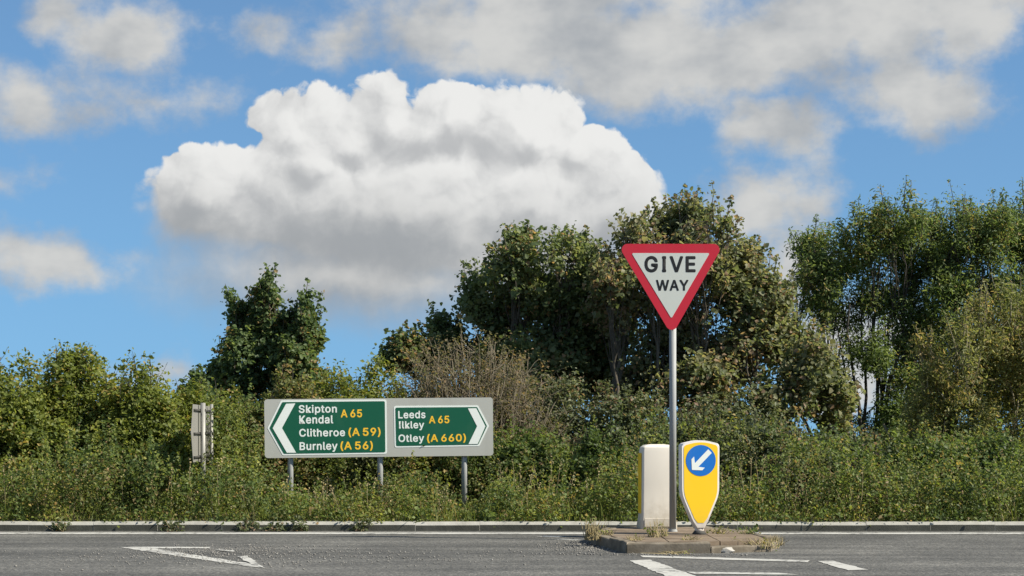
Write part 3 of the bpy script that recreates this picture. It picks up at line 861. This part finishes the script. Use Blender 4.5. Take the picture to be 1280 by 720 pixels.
def bush(name, label, base, wx, wy, h, leafkey, n_sprig, n_leaf=16, rad=.14, size=.07, shape='small', shoots=14, group=None,
         stem='bark_dark', gap=.36, rough=.40, up=.7, rnd=.8, lean=0.0, stem_r=.012, cat="bush"):
    """a dense bush: dome of leaf sprigs on an uneven outline, stems inside, young shoots standing out of the top"""
    base = Vector(base); t = tag(empty(name, base), label, cat, group)
    off = np.array(base) * 1.3
    C, O = [], []; need = n_sprig
    for _ in range(12):
        if need <= 0: break
        m = int(need * 2) + 50
        u = rng.random(m) ** .85                          # height on the dome
        az = rng.uniform(0, 2 * math.pi, m)
        az = np.where((np.sin(az) > .25) & (rng.random(m) < .7), -az, az)      # thicker on the open side
        rho = (1 - u ** 3.2) ** (1 / 2.4)
        cap = rng.random(m) < .16
        rho = np.where(cap, rho * rng.random(m) ** .5, rho)
        sq = 1 / (np.abs(np.cos(az)) ** 3 + np.abs(np.sin(az)) ** 3) ** (1 / 3)
        Q = np.stack([np.cos(az) * rho * sq, np.sin(az) * rho * sq, u], -1)
        D = np.stack([np.cos(az) * rho, np.sin(az) * rho, u ** 3], -1); D /= np.linalg.norm(D, axis=1)[:, None] + 1e-9
        nz = vnoise(Q * 2.3 + off, 1.0) * .55 + vnoise(Q * 5.5 + off, 1.0) * .45
        r = (1 - rough + 1.7 * rough * nz) * (1 - .38 * rng.random(m) ** 1.7)
        P = Q * r[:, None] * np.array([wx / 2, wy / 2, h])
        keep = (vnoise(P + off, 1.5) * .55 + vnoise(P + off + 9, 3.8) * .45 > gap) & (P[:, 2] > -.02)
        P, D = P[keep][:need], D[keep][:need]
        C.append(P); O.append(D); need -= len(P)
    C, O = np.concatenate(C), np.concatenate(O)
    C[:, 0] += lean * C[:, 2]
    V, F = sprigs(C, O, n_leaf, rad, size, shape, up=up, rnd=rnd)
    stems, VS, FS = [], [V], [F]; nb = len(V)
    topi = np.argsort(-(C[:, 2] + rng.random(len(C)) * h * .8))[:max(shoots * 3, 1)]
    for s_ in rng.choice(topi, shoots):
        a = C[s_] - np.array([0, 0, .15]); ln = rng.uniform(.15, .42)
        b = a + np.array([rng.normal() * .13, rng.normal() * .13, ln + .15])
        P = wiggle(a, b, 5, .12); stems.append((P, np.linspace(.007, .003, 5)))
        m = int(ln * 46); tt = rng.random(m)
        pp = a + (b - a) * tt[:, None] + rng.normal(size=(m, 3)) * .045
        v, f = leaves(pp, rng.normal(size=(m, 3)) + np.array([0, 0, .5]), size * rng.uniform(.6, 1.1, m), shape)
        VS.append(v); FS.append(f + nb); nb += len(v)
    c = link("foliage", mesh_np("foliage", np.concatenate(VS), np.concatenate(FS), M[leafkey]), t); c["kind"] = "stuff"
    for s_ in rng.choice(len(C), 26):
        e = C[s_]; f = np.array([e[0] * .35 + rng.normal() * .05, e[1] * .3, -.06])
        P = wiggle(f, e, 6, .12, .15); stems.append((P, np.linspace(stem_r * 1.5, .004, 6)))
    V, F = tubes(stems, 4); link("stems", mesh_np("stems", V, F, M[stem], True), t)["kind"] = "stuff"
    return t
def bush_px(name, label, x0, x1, top, d, depth, leafkey, n, **kw):
    k = d / FPX; h = CAM_H + (HZ - top) * k - .1
    base = ((.5 * (x0 + x1) - 640) * k, d, .1)
    return bush(name, label, base, (x1 - x0) * k * 1.16, depth, h / .97, leafkey, n, **kw)

# --- trees beyond the hedge
tree("maple_tree", "dark small tree with upright spires behind the direction sign", "tree", (at(333, 600, 33).x, 33, .08),
     lobes([(303, 445, 34, 44), (340, 440, 40, 56), (369, 450, 26, 48), (330, 405, 26, 34), (297, 392, 9, 34), (333, 372, 14, 30), (382, 392, 8, 36), (317, 385, 8, 24),
            (360, 398, 11, 34), (392, 418, 11, 16), (271, 462, 13, 20), (259, 470, 9, 9), (320, 495, 56, 36), (375, 490, 26, 32), (399, 470, 9, 14)], 33, .3, 6, .93),
     'lf_dark', 1500, 18, .10, .078, 'lobed', trunks=2, r_trunk=.07, gap=.43, gap_scale=1.9, shoots=55)
tree("sapling", "dark leafy sapling tip above the hedge, left of spired tree", "tree", (at(245, 600, 32).x, 32, .08),
     lobes([(243, 482, 11, 14), (247, 510, 20, 24), (236, 535, 22, 26)], 32, .1), 'lf_dark', 120, 16, .12, .10, 'lobed', r_trunk=.03, gap=.2)
tree("sycamore_tree", "dark green broad tree left of the tall centre tree", "tree", (at(655, 600, 34).x, 34, .08),
     lobes([(655, 330, 42, 46), (705, 335, 48, 48), (620, 370, 42, 44), (670, 390, 70, 58), (735, 375, 45, 60), (600, 415, 36, 30), (560, 395, 22, 24),
            (545, 425, 34, 28), (505, 432, 22, 20), (525, 410, 18, 12), (494, 440, 12, 8), (700, 450, 70, 52), (640, 455, 50, 40), (760, 440, 40, 60), (650, 300, 14, 18), (715, 300, 14, 18)], 34, .8),
     'lf_mid', 2650, 18, .19, .083, 'lobed', trunks=3, r_trunk=.085, bark='bark', gap=.445, gap_scale=1.6, shoots=150)
tree("chestnut_tree", "tall browning tree rising right behind the GIVE WAY sign", "tree", (at(860, 600, 33).x, 33, .08),
     lobes([(850, 272, 32, 30), (885, 285, 34, 34), (790, 298, 18, 30), (800, 350, 42, 44), (870, 330, 52, 40), (915, 330, 36, 40), (945, 370, 46, 38),
            (835, 395, 46, 40), (900, 400, 50, 40), (930, 440, 50, 36), (985, 415, 42, 36), (1015, 455, 40, 36), (800, 450, 44, 36), (965, 495, 50, 34), (1030, 500, 36, 34),
            (870, 470, 46, 34), (790, 510, 42, 30), (895, 520, 50, 28), (848, 250, 18, 14), (788, 272, 9, 16), (1050, 480, 14, 14), (768, 385, 34, 40), (766, 335, 22, 28), (815, 310, 26, 26), (840, 440, 40, 34), (1000, 530, 40, 24), (1045, 525, 18, 22)], 33, .8),
     'lf_brown', 2750, 18, .19, .083, 'lobed', trunks=5, r_trunk=.07, bark='bark', gap=.475, gap_scale=1.7, shoots=150)
tree("ash_tree", "tall feathery green tree with bare trunks right of centre gap", "tree", (at(1095, 600, 35).x, 35, .08),
     lobes([(1130, 262, 32, 30), (1085, 285, 38, 36), (1150, 300, 42, 44), (1045, 312, 42, 38), (1100, 335, 58, 44), (1026, 345, 30, 38), (1165, 360, 38, 50),
            (1058, 378, 44, 34), (1130, 395, 42, 44), (1110, 245, 22, 16), (1010, 300, 16, 14), (1085, 425, 30, 28), (1150, 445, 40, 44), (1138, 495, 34, 50), (1120, 530, 26, 34),
            (1048, 470, 14, 22), (1100, 445, 16, 16), (1072, 530, 22, 18),
            (1165, 520, 36, 50), (1020, 385, 22, 26), (1040, 440, 14, 18)], 35, .8),
     'lf_ash', 2600, 22, .20, .085, 'narrow', trunks=5, r_trunk=.042, bark='bark_dark', gap=.44, gap_scale=1.6, hang=.4, fork=.34, shoots=120,
     stems=((1082, 625, 1062, 380, 34.6, .05), (1086, 625, 1078, 360, 34.9, .045), (1094, 625, 1100, 330, 35.2, .05), (1104, 625, 1135, 350, 35.0, .06), (1076, 625, 1045, 400, 34.8, .035), (1110, 625, 1085, 400, 35.3, .035)))
tree("ash_tree", "tall green tree at the right edge, darker at its rim", "tree", (at(1245, 600, 35).x, 35.5, .08),
     lobes([(1205, 280, 34, 34), (1240, 275, 30, 30), (1275, 275, 38, 36), (1310, 300, 40, 40), (1220, 330, 48, 46), (1275, 340, 46, 52), (1192, 320, 26, 42),
            (1240, 400, 52, 50), (1300, 400, 50, 60), (1198, 400, 34, 54), (1260, 470, 60, 50)], 35.5, .7),
     'lf_ash', 2100, 22, .20, .085, 'narrow', trunks=3, r_trunk=.075, bark='bark_dark', gap=.42, gap_scale=1.6, hang=.4, shoots=110)
tree("willow_shrub", "olive willow shrub with pale upright stems at the right", "shrub", (at(1215, 600, 31).x, 31, .08),
     lobes([(1196, 450, 26, 60), (1222, 425, 22, 62), (1250, 415, 22, 66), (1280, 425, 26, 70), (1172, 490, 30, 52), (1208, 510, 40, 50), (1262, 510, 44, 60), (1150, 530, 32, 46),
            (1215, 560, 60, 44), (1280, 570, 50, 50), (1316, 460, 40, 80), (1160, 440, 14, 34)], 31, .7),
     'lf_willow', 2000, 20, .16, .08, 'narrow', trunks=7, r_trunk=.03, bark='stem', gap=.41, gap_scale=1.7, up=.5, fork=.5, shoots=170)

# --- hedge and bushes, each its own
bush_px("hedge_bush", "tallest yellow-green hedge bush at the far left edge", -70, 75, 462, 28.3, 2.4, 'lf_hedge', 2600, shoots=26)
bush_px("hedge_bush", "yellow-green hedge bush with high top second from left edge", 45, 155, 452, 28.8, 2.2, 'lf_hedge', 2100, shoots=24)
bush_px("hedge_bush", "hedge bush with twiggy shoots left of the edge-on sign", 125, 240, 480, 28.4, 2.0, 'lf_hedge', 2000, shoots=26)
bush_px("hedge_bush", "hedge bush directly behind the edge-on sign", 210, 318, 486, 29.4, 2.0, 'lf_hedge', 1900, shoots=16)
bush_px("hedge_bush", "hedge bush in front of the dark spired tree", 290, 405, 488, 29.2, 1.8, 'lf_olive', 1800, shoots=18)
bush_px("hedge_bush", "olive hedge bush above the sign's left half", 380, 505, 472, 29.8, 2.0, 'lf_hedge', 2100, shoots=22)
bush_px("hedge_bush", "low olive bush behind the sign's middle post", 430, 560, 520, 28.7, 1.6, 'lf_olive', 1500, shoots=10)
bush_px("hedge_bush", "low bush behind the sign's right post", 530, 645, 535, 28.6, 1.6, 'lf_bramble', 1300, shoots=10)
bush_px("bramble_bush", "bright green bramble mound right of the direction sign", 612, 715, 543, 28.5, 1.6, 'lf_bramble', 1400, shoots=14)
bush_px("bramble_bush", "green bramble mound left of the cream bollard", 690, 805, 552, 28.0, 1.7, 'lf_bramble', 1400, shoots=10)
bush_px("bramble_bush", "dim bramble bush behind the two bollards", 780, 910, 545, 28.3, 1.7, 'lf_grey', 1500, shoots=10)
bush_px("bramble_bush", "grey-green bramble bush right of the yellow bollard", 880, 1010, 536, 28.2, 1.8, 'lf_grey', 1500, shoots=16)
bush_px("bramble_bush", "grey-green bramble bush below the gap in the trees", 980, 1110, 550, 28.2, 1.8, 'lf_grey', 1500, shoots=16)
bush_px("bramble_bush", "dark bramble bush between the gap and willow shrub", 1085, 1200, 552, 28.0, 1.8, 'lf_bramble', 1400, shoots=12)
bush_px("bramble_bush", "bramble bush below the willow at the right edge", 1170, 1350, 555, 27.9, 1.8, 'lf_bramble', 1800, shoots=14)
bush_px("thicket_bush", "shaded bush between sign and dark broad tree's left branches", 480, 610, 478, 31.2, 2.0, 'lf_olive', 1300, shoots=12)
bush_px("thicket_bush", "shaded bush under the dark broad tree", 600, 740, 472, 31.6, 2.0, 'lf_grey', 1400, shoots=10)
bush_px("thicket_bush", "shaded bush under the tall tree, left of sign post", 715, 845, 490, 31.4, 1.6, 'lf_grey', 1200, shoots=8)
bush_px("thicket_bush", "shaded bush under the tall tree, right of sign post", 835, 985, 500, 31.4, 1.6, 'lf_grey', 1200, shoots=8)

# --- the brown twiggy shrub
def twiggy():
    d = 29.6; k = d / FPX
    base = at(605, 600, d); base.z = .1
    t = tag(empty("twiggy_shrub", base), "brown half-bare twiggy shrub above the sign's right half", "shrub")
    paths = []; C = []; O = []
    for _ in range(700):
        tx = rng.uniform(-1, 1) * 108 * rng.random() ** .3
        top = 424 + abs(tx + 12) ** 1.6 * .045 + rng.random() ** .8 * 120
        tip = np.array(at(602 + tx * 1.08, top, d + rng.normal() * .45)) - np.array(base)
        foot = np.array([tip[0] * .45 + rng.normal() * .1, tip[1] * .4, 0])
        P = wiggle(foot, tip, 7, .10, .08); paths.append((P, np.linspace(.013, .0045, 7)))
        for _k in range(4):
            j = rng.integers(3, 7); e = P[j] + np.array([rng.normal() * .20, rng.normal() * .16, rng.uniform(.08, .36)])
            paths.append((wiggle(P[j], e, 4, .15), np.linspace(.006, .003, 4)))
            if rng.random() < .85: C.append(e); O.append([0, -.3, .8])
    V, F = tubes(paths, 3); o = link("twigs", mesh_np("twigs", V, F, M['twig'], True), t); o["kind"] = "stuff"
    V, F = sprigs(np.array(C), np.array(O), 9, .10, .045, 'small')
    o = link("foliage", mesh_np("foliage", V, F, M['lf_dry']), t); o["kind"] = "stuff"
twiggy()

# --- undergrowth along the verge: one mass nobody could count
def undergrowth():
    def mass(name, label, mat, n, seed, hmul, size, spires):
        X = rng.uniform(-11.5, 11.5, n); Y = KY + .11 + 3.3 * rng.random(n) ** 1.25
        q = np.stack([X + seed, Y * .7, X * 0 + seed], -1)
        Hn = .06 + 1.35 * vnoise(q, .8) ** 1.8 + .40 * vnoise(q, 2.6) + .10 * (Y - KY)
        Hn = np.where(Y < KY + .2, .10 + .12 * vnoise(q, 3.0), Hn)      # trails over the kerb's back
        Hn += np.where(Y > 27.25, .40, 0)
        front = Y < 27.1
        Hn *= np.where(front, 1 - .96 * np.exp(-((X + .66) / .30) ** 2), 1)      # open in front of the sign's right post
        Hn *= np.where(front, 1 - .45 * np.exp(-((X + 2.1) / 1.5) ** 2), 1)      # and low before its panel
        Hn *= np.where(front, 1 - .3 * np.exp(-((X + 4.7) / .5) ** 2), 1)
        Hn *= hmul
        P = np.stack([X, Y, .1 + rng.random(n) ** .8 * Hn], -1)
        keep = vnoise(P + seed, 1.7) * .5 + vnoise(P + 5 + seed, 4.0) * .5 > .435
        P, Hk = P[keep], Hn[keep]
        O = np.tile(np.array([[0, -.5, .3]]), (len(P), 1)) + rng.normal(size=P.shape) * .35
        V, F = sprigs(P, O, 15, .13, size, 'small', up=.5)
        VS, FS, nb = [V], [F], len(V)
        for s_ in rng.choice(len(P), spires):            # nettle-like upright stalks clothed in leaves
            a = P[s_].copy(); a[2] = .1
            if abs(a[0] + .66) < .4 and a[1] < 27.2: continue
            ln = Hk[s_] + rng.uniform(.10, .38)
            m = int(ln * 70); tt = rng.random(m) ** .8
            b = a + np.array([rng.normal() * .10, rng.normal() * .08, ln])
            pp = a + (b - a) * tt[:, None] + rng.normal(size=(m, 3)) * (.07 * (1.2 - tt))[:, None]
            v, f = leaves(pp, rng.normal(size=(m, 3)) * .7 + np.array([0, -.3, .7]), size * 1.1 * rng.uniform(.5, 1.1, m), 'small')
            VS.append(v); FS.append(f + nb); nb += len(v)
        tag(link(name, mesh_np(name, np.concatenate(VS), np.concatenate(FS), M[mat])), label, "undergrowth", kind="stuff")
    mass("undergrowth", "low tangle of green brambles along the kerb's back edge", 'lf_bramble', 6500, 0.0, 1.0, .054, 130)
    mass("nettles", "paler nettles and weeds mixed among the brambles behind the kerb", 'lf_hedge', 3400, 40.0, 1.05, .050, 240)
    mass("dock_weeds", "brownish withered weeds mixed among the brambles behind the kerb", 'lf_olive', 2200, 80.0, .9, .046, 70)
    # grass blades and dry stalks among them
    n = 2600
    X = rng.uniform(-11, 11, n); Y = KY + .17 + 1.0 * rng.random(n) ** 1.5
    h = rng.uniform(.10, .42, n); a = rng.uniform(0, 6.28, n); ln = rng.normal(size=(n, 2)) * .10
    w = .006
    b = np.stack([X, Y, np.full(n, .09)], -1); side = np.stack([np.cos(a), np.sin(a), a * 0], -1) * w
    mid = b + np.stack([ln[:, 0] * .4, ln[:, 1] * .4, h * .6], -1); tip = b + np.stack([ln[:, 0] * 1.3, ln[:, 1] * 1.3, h], -1)
    V = np.stack([b - side, b + side, mid + side * .7, mid - side * .7, tip], 1).reshape(-1, 3)
    i = np.arange(n)[:, None] * 5
    F = np.concatenate([i + np.array([[0, 1, 2]]), i + np.array([[0, 2, 3]]), i + np.array([[3, 2, 4]])], 1).reshape(-1, 3)
    o = link("verge_grass", mesh_np("verge_grass", V, F, M['lf_hedge']))
    tag(o, "thin grass blades along the back of the kerb", "grass", kind="stuff")
undergrowth()
def dry_stalks():
    paths, V2, F2, nb = [], [], [], 0
    for _ in range(420):
        x = rng.uniform(-11, 11); y = KY + .3 + 1.9 * rng.random()
        if abs(x + .66) < .4 or vnoise(np.array([[x, y, 0]]), .7)[0] < .38: continue
        h = rng.uniform(.35, .95) * (.7 if -4.2 < x < -.2 else 1)
        P = wiggle((x, y, .08), (x + rng.normal() * .12, y + rng.normal() * .06, .08 + h), 5, .10, 0)
        paths.append((P, np.linspace(.006, .0025, 5)))
        m = 10
        pp = P[-1] + rng.normal(size=(m, 3)) * np.array([.015, .015, .05])
        v, f = leaves(pp, rng.normal(size=(m, 3)), np.full(m, .03), 'small'); V2.append(v); F2.append(f + nb); nb += len(v)
    V, F = tubes(paths, 3); F = np.concatenate([F[:, :3], F[:, [0, 2, 3]]])
    V2.insert(0, V); F2 = [F] + [f + len(V) for f in F2]
    tag(link("dry_stalks", mesh_np("dry_stalks", np.concatenate(V2), np.concatenate(F2), M['dry_grass'])), "dead straw-coloured seed stalks standing among the verge weeds", "dry stalks", kind="stuff")
dry_stalks()

# --- weeds in the gutter and on the island, loose grit
def weed(label, loc, r, h, n, leafkey, size=.045, stalks=0, lean=0.0, name="weed"):
    t = tag(empty(name, loc), label, "weed")
    if n:
        D = rng.normal(size=(n, 3)); D[:, 2] = np.abs(D[:, 2]); D /= np.linalg.norm(D, axis=1)[:, None]
        C = D * (rng.random(n) ** .5)[:, None] * np.array([r, r * .6, h])
        V, F = sprigs(C, D, 7, .05, size, 'small')
        o = link("foliage", mesh_np("foliage", V, F, M[leafkey]), t); o["kind"] = "stuff"
    if stalks:
        paths = []
        for _ in range(stalks):
            f = np.array([rng.normal() * r * .35, rng.normal() * r * .3, -.01]); L = h * rng.uniform(.5, 1.15)
            e = f + np.array([rng.normal() * .4 * r + lean * L, rng.normal() * .3 * r, L])
            P = wiggle(f, e, 4, .1); paths.append((P, np.linspace(.006, .002, 4)))
        V, F = tubes(paths, 3); o = link("stalks", mesh_np("stalks", V, F, M['dry_grass'], True), t); o["kind"] = "stuff"
    return t
for px, r, h, lab in ((75, .16, .13, "dark weed tuft in gutter near the left edge"), (214, .18, .18, "weed tuft in gutter left of the edge-on sign's foot"),
                      (312, .20, .17, "weed clump in gutter below the sign's left end"), (345, .16, .10, "low weed patch in gutter below sign's left post"),
                      (374, .13, .22, "upright weed in gutter just right of sign's left post"), (452, .18, .18, "weed clump in gutter below the sign's middle post")):
    weed(lab, ((px - 640) * (KY - .08) / FPX, KY - .08, .005), r, h, 26, 'lf_grey', .05, 4)
Iz = IZ - .012
weed("dry grass tuft at the island's left end", on(741, 674, .09), .13, .24, 4, 'lf_hedge', .04, 70)
weed("small dry grass patch left of the cream bollard's foot", on(757, 671, IZ - .03), .12, .10, 3, 'lf_hedge', .035, 40)
weed("thin straw weed in front of the cream bollard", on(817, 672, Iz), .10, .22, 5, 'lf_hedge', .035, 22)
weed("second straw weed beside the foot of the sign post", on(829, 671, Iz), .09, .18, 4, 'lf_hedge', .035, 16)
weed("yellowing weed just right of the yellow bollard's foot", on(899, 668, Iz), .16, .10, 8, 'lf_hedge', .035, 30)
weed("green weed on the island's back right part", on(936, 668, Iz), .18, .10, 16, 'lf_bramble', .04, 14)
weed("dry grass spilling over the island's broken right kerb", on(955, 684, .05), .24, .12, 7, 'lf_hedge', .035, 60)
weed("dry weeds on the island's lowered front right kerb", on(922, 682, .06), .20, .08, 5, 'lf_hedge', .035, 45)

weed("straw tuft in the joint behind the island's front kerb, left part", on(795, 676, Iz), .12, .07, 2, 'lf_hedge', .03, 34)
weed("straw tuft in the joint before the yellow bollard's foot", on(862, 675.5, Iz), .14, .06, 2, 'lf_hedge', .03, 34)
weed("straw patch at the island's far right end", on(968, 681, .04), .13, .12, 3, 'lf_hedge', .03, 40)
weed("dry weed wisps along the foot of the island's front kerb", on(845, 692, 0), .30, .05, 3, 'lf_hedge', .025, 40)
def pebbles(name, label, spots, n, lo, hi, mat):
    ico = bmesh.new(); bmesh.ops.create_icosphere(ico, subdivisions=1, radius=1.0)
    v0 = np.array([v.co for v in ico.verts]); f0 = np.array([[v.index for v in f.verts] for f in ico.faces]); ico.free()
    VV, FF, nb = [], [], 0
    for (cx, cy, sx, sy), m in zip(spots, n):
        for _ in range(m):
            s = rng.uniform(lo, hi) * rng.uniform(.5, 1)
            p = np.array([cx + rng.normal() * sx, cy + rng.normal() * sy, s * .3 + .004])
            VV.append(v0 * s * rng.uniform(.6, 1.2, 3) * np.array([1, 1, .6]) + rng.normal(size=v0.shape) * s * .1 + p); FF.append(f0 + nb); nb += len(v0)
    o = link(name, mesh_np(name, np.concatenate(VV), np.concatenate(FF), M[mat]))
    tag(o, label, "grit", kind="stuff")
g1, g2, g3 = on(285, 690), on(735, 683), on(345, 696)
pebbles("grit", "loose pale grit scattered on the road", [(g1.x, g1.y, .55, .8), (g2.x, g2.y, .35, .6), (g3.x, g3.y, 1.6, .8), (1.6, 19.95, .7, .12), (0.9, 21.0, .25, .6)],
        [900, 600, 900, 200, 300], .006, .017, 'grit')
def chunk():
    p = on(907, 691)
    bm = bmesh.new(); bmesh.ops.create_icosphere(bm, subdivisions=2, radius=1)
    for v in bm.verts:
        v.co += Vector(rng.normal(size=3)) * .10
        v.co.x *= .12; v.co.y *= .08; v.co.z = max(-.02, v.co.z * .055)
    tag(bm_obj("rubble_chunk", bm, M['rubble'], None, (p.x, p.y + .02, .02)), "pale broken concrete chunk at the island's front kerb", "rubble")
chunk()

# --- things of a kind share a group
GROUPS = {"hedge_bush": "hedge bushes along the verge", "bramble_bush": "bramble bushes behind the far kerb", "thicket_bush": "shaded bushes under the trees",
          "ash_tree": "feathery trees at the right", "keep_left_bollard": "bollards on the traffic island", "weed": "small weeds on island and gutter",
          "direction_sign": "direction signs on the verge"}
for o in COL.objects:
    if o.parent is None and o.name.split(".")[0] in GROUPS: o["group"] = GROUPS[o.name.split(".")[0]]
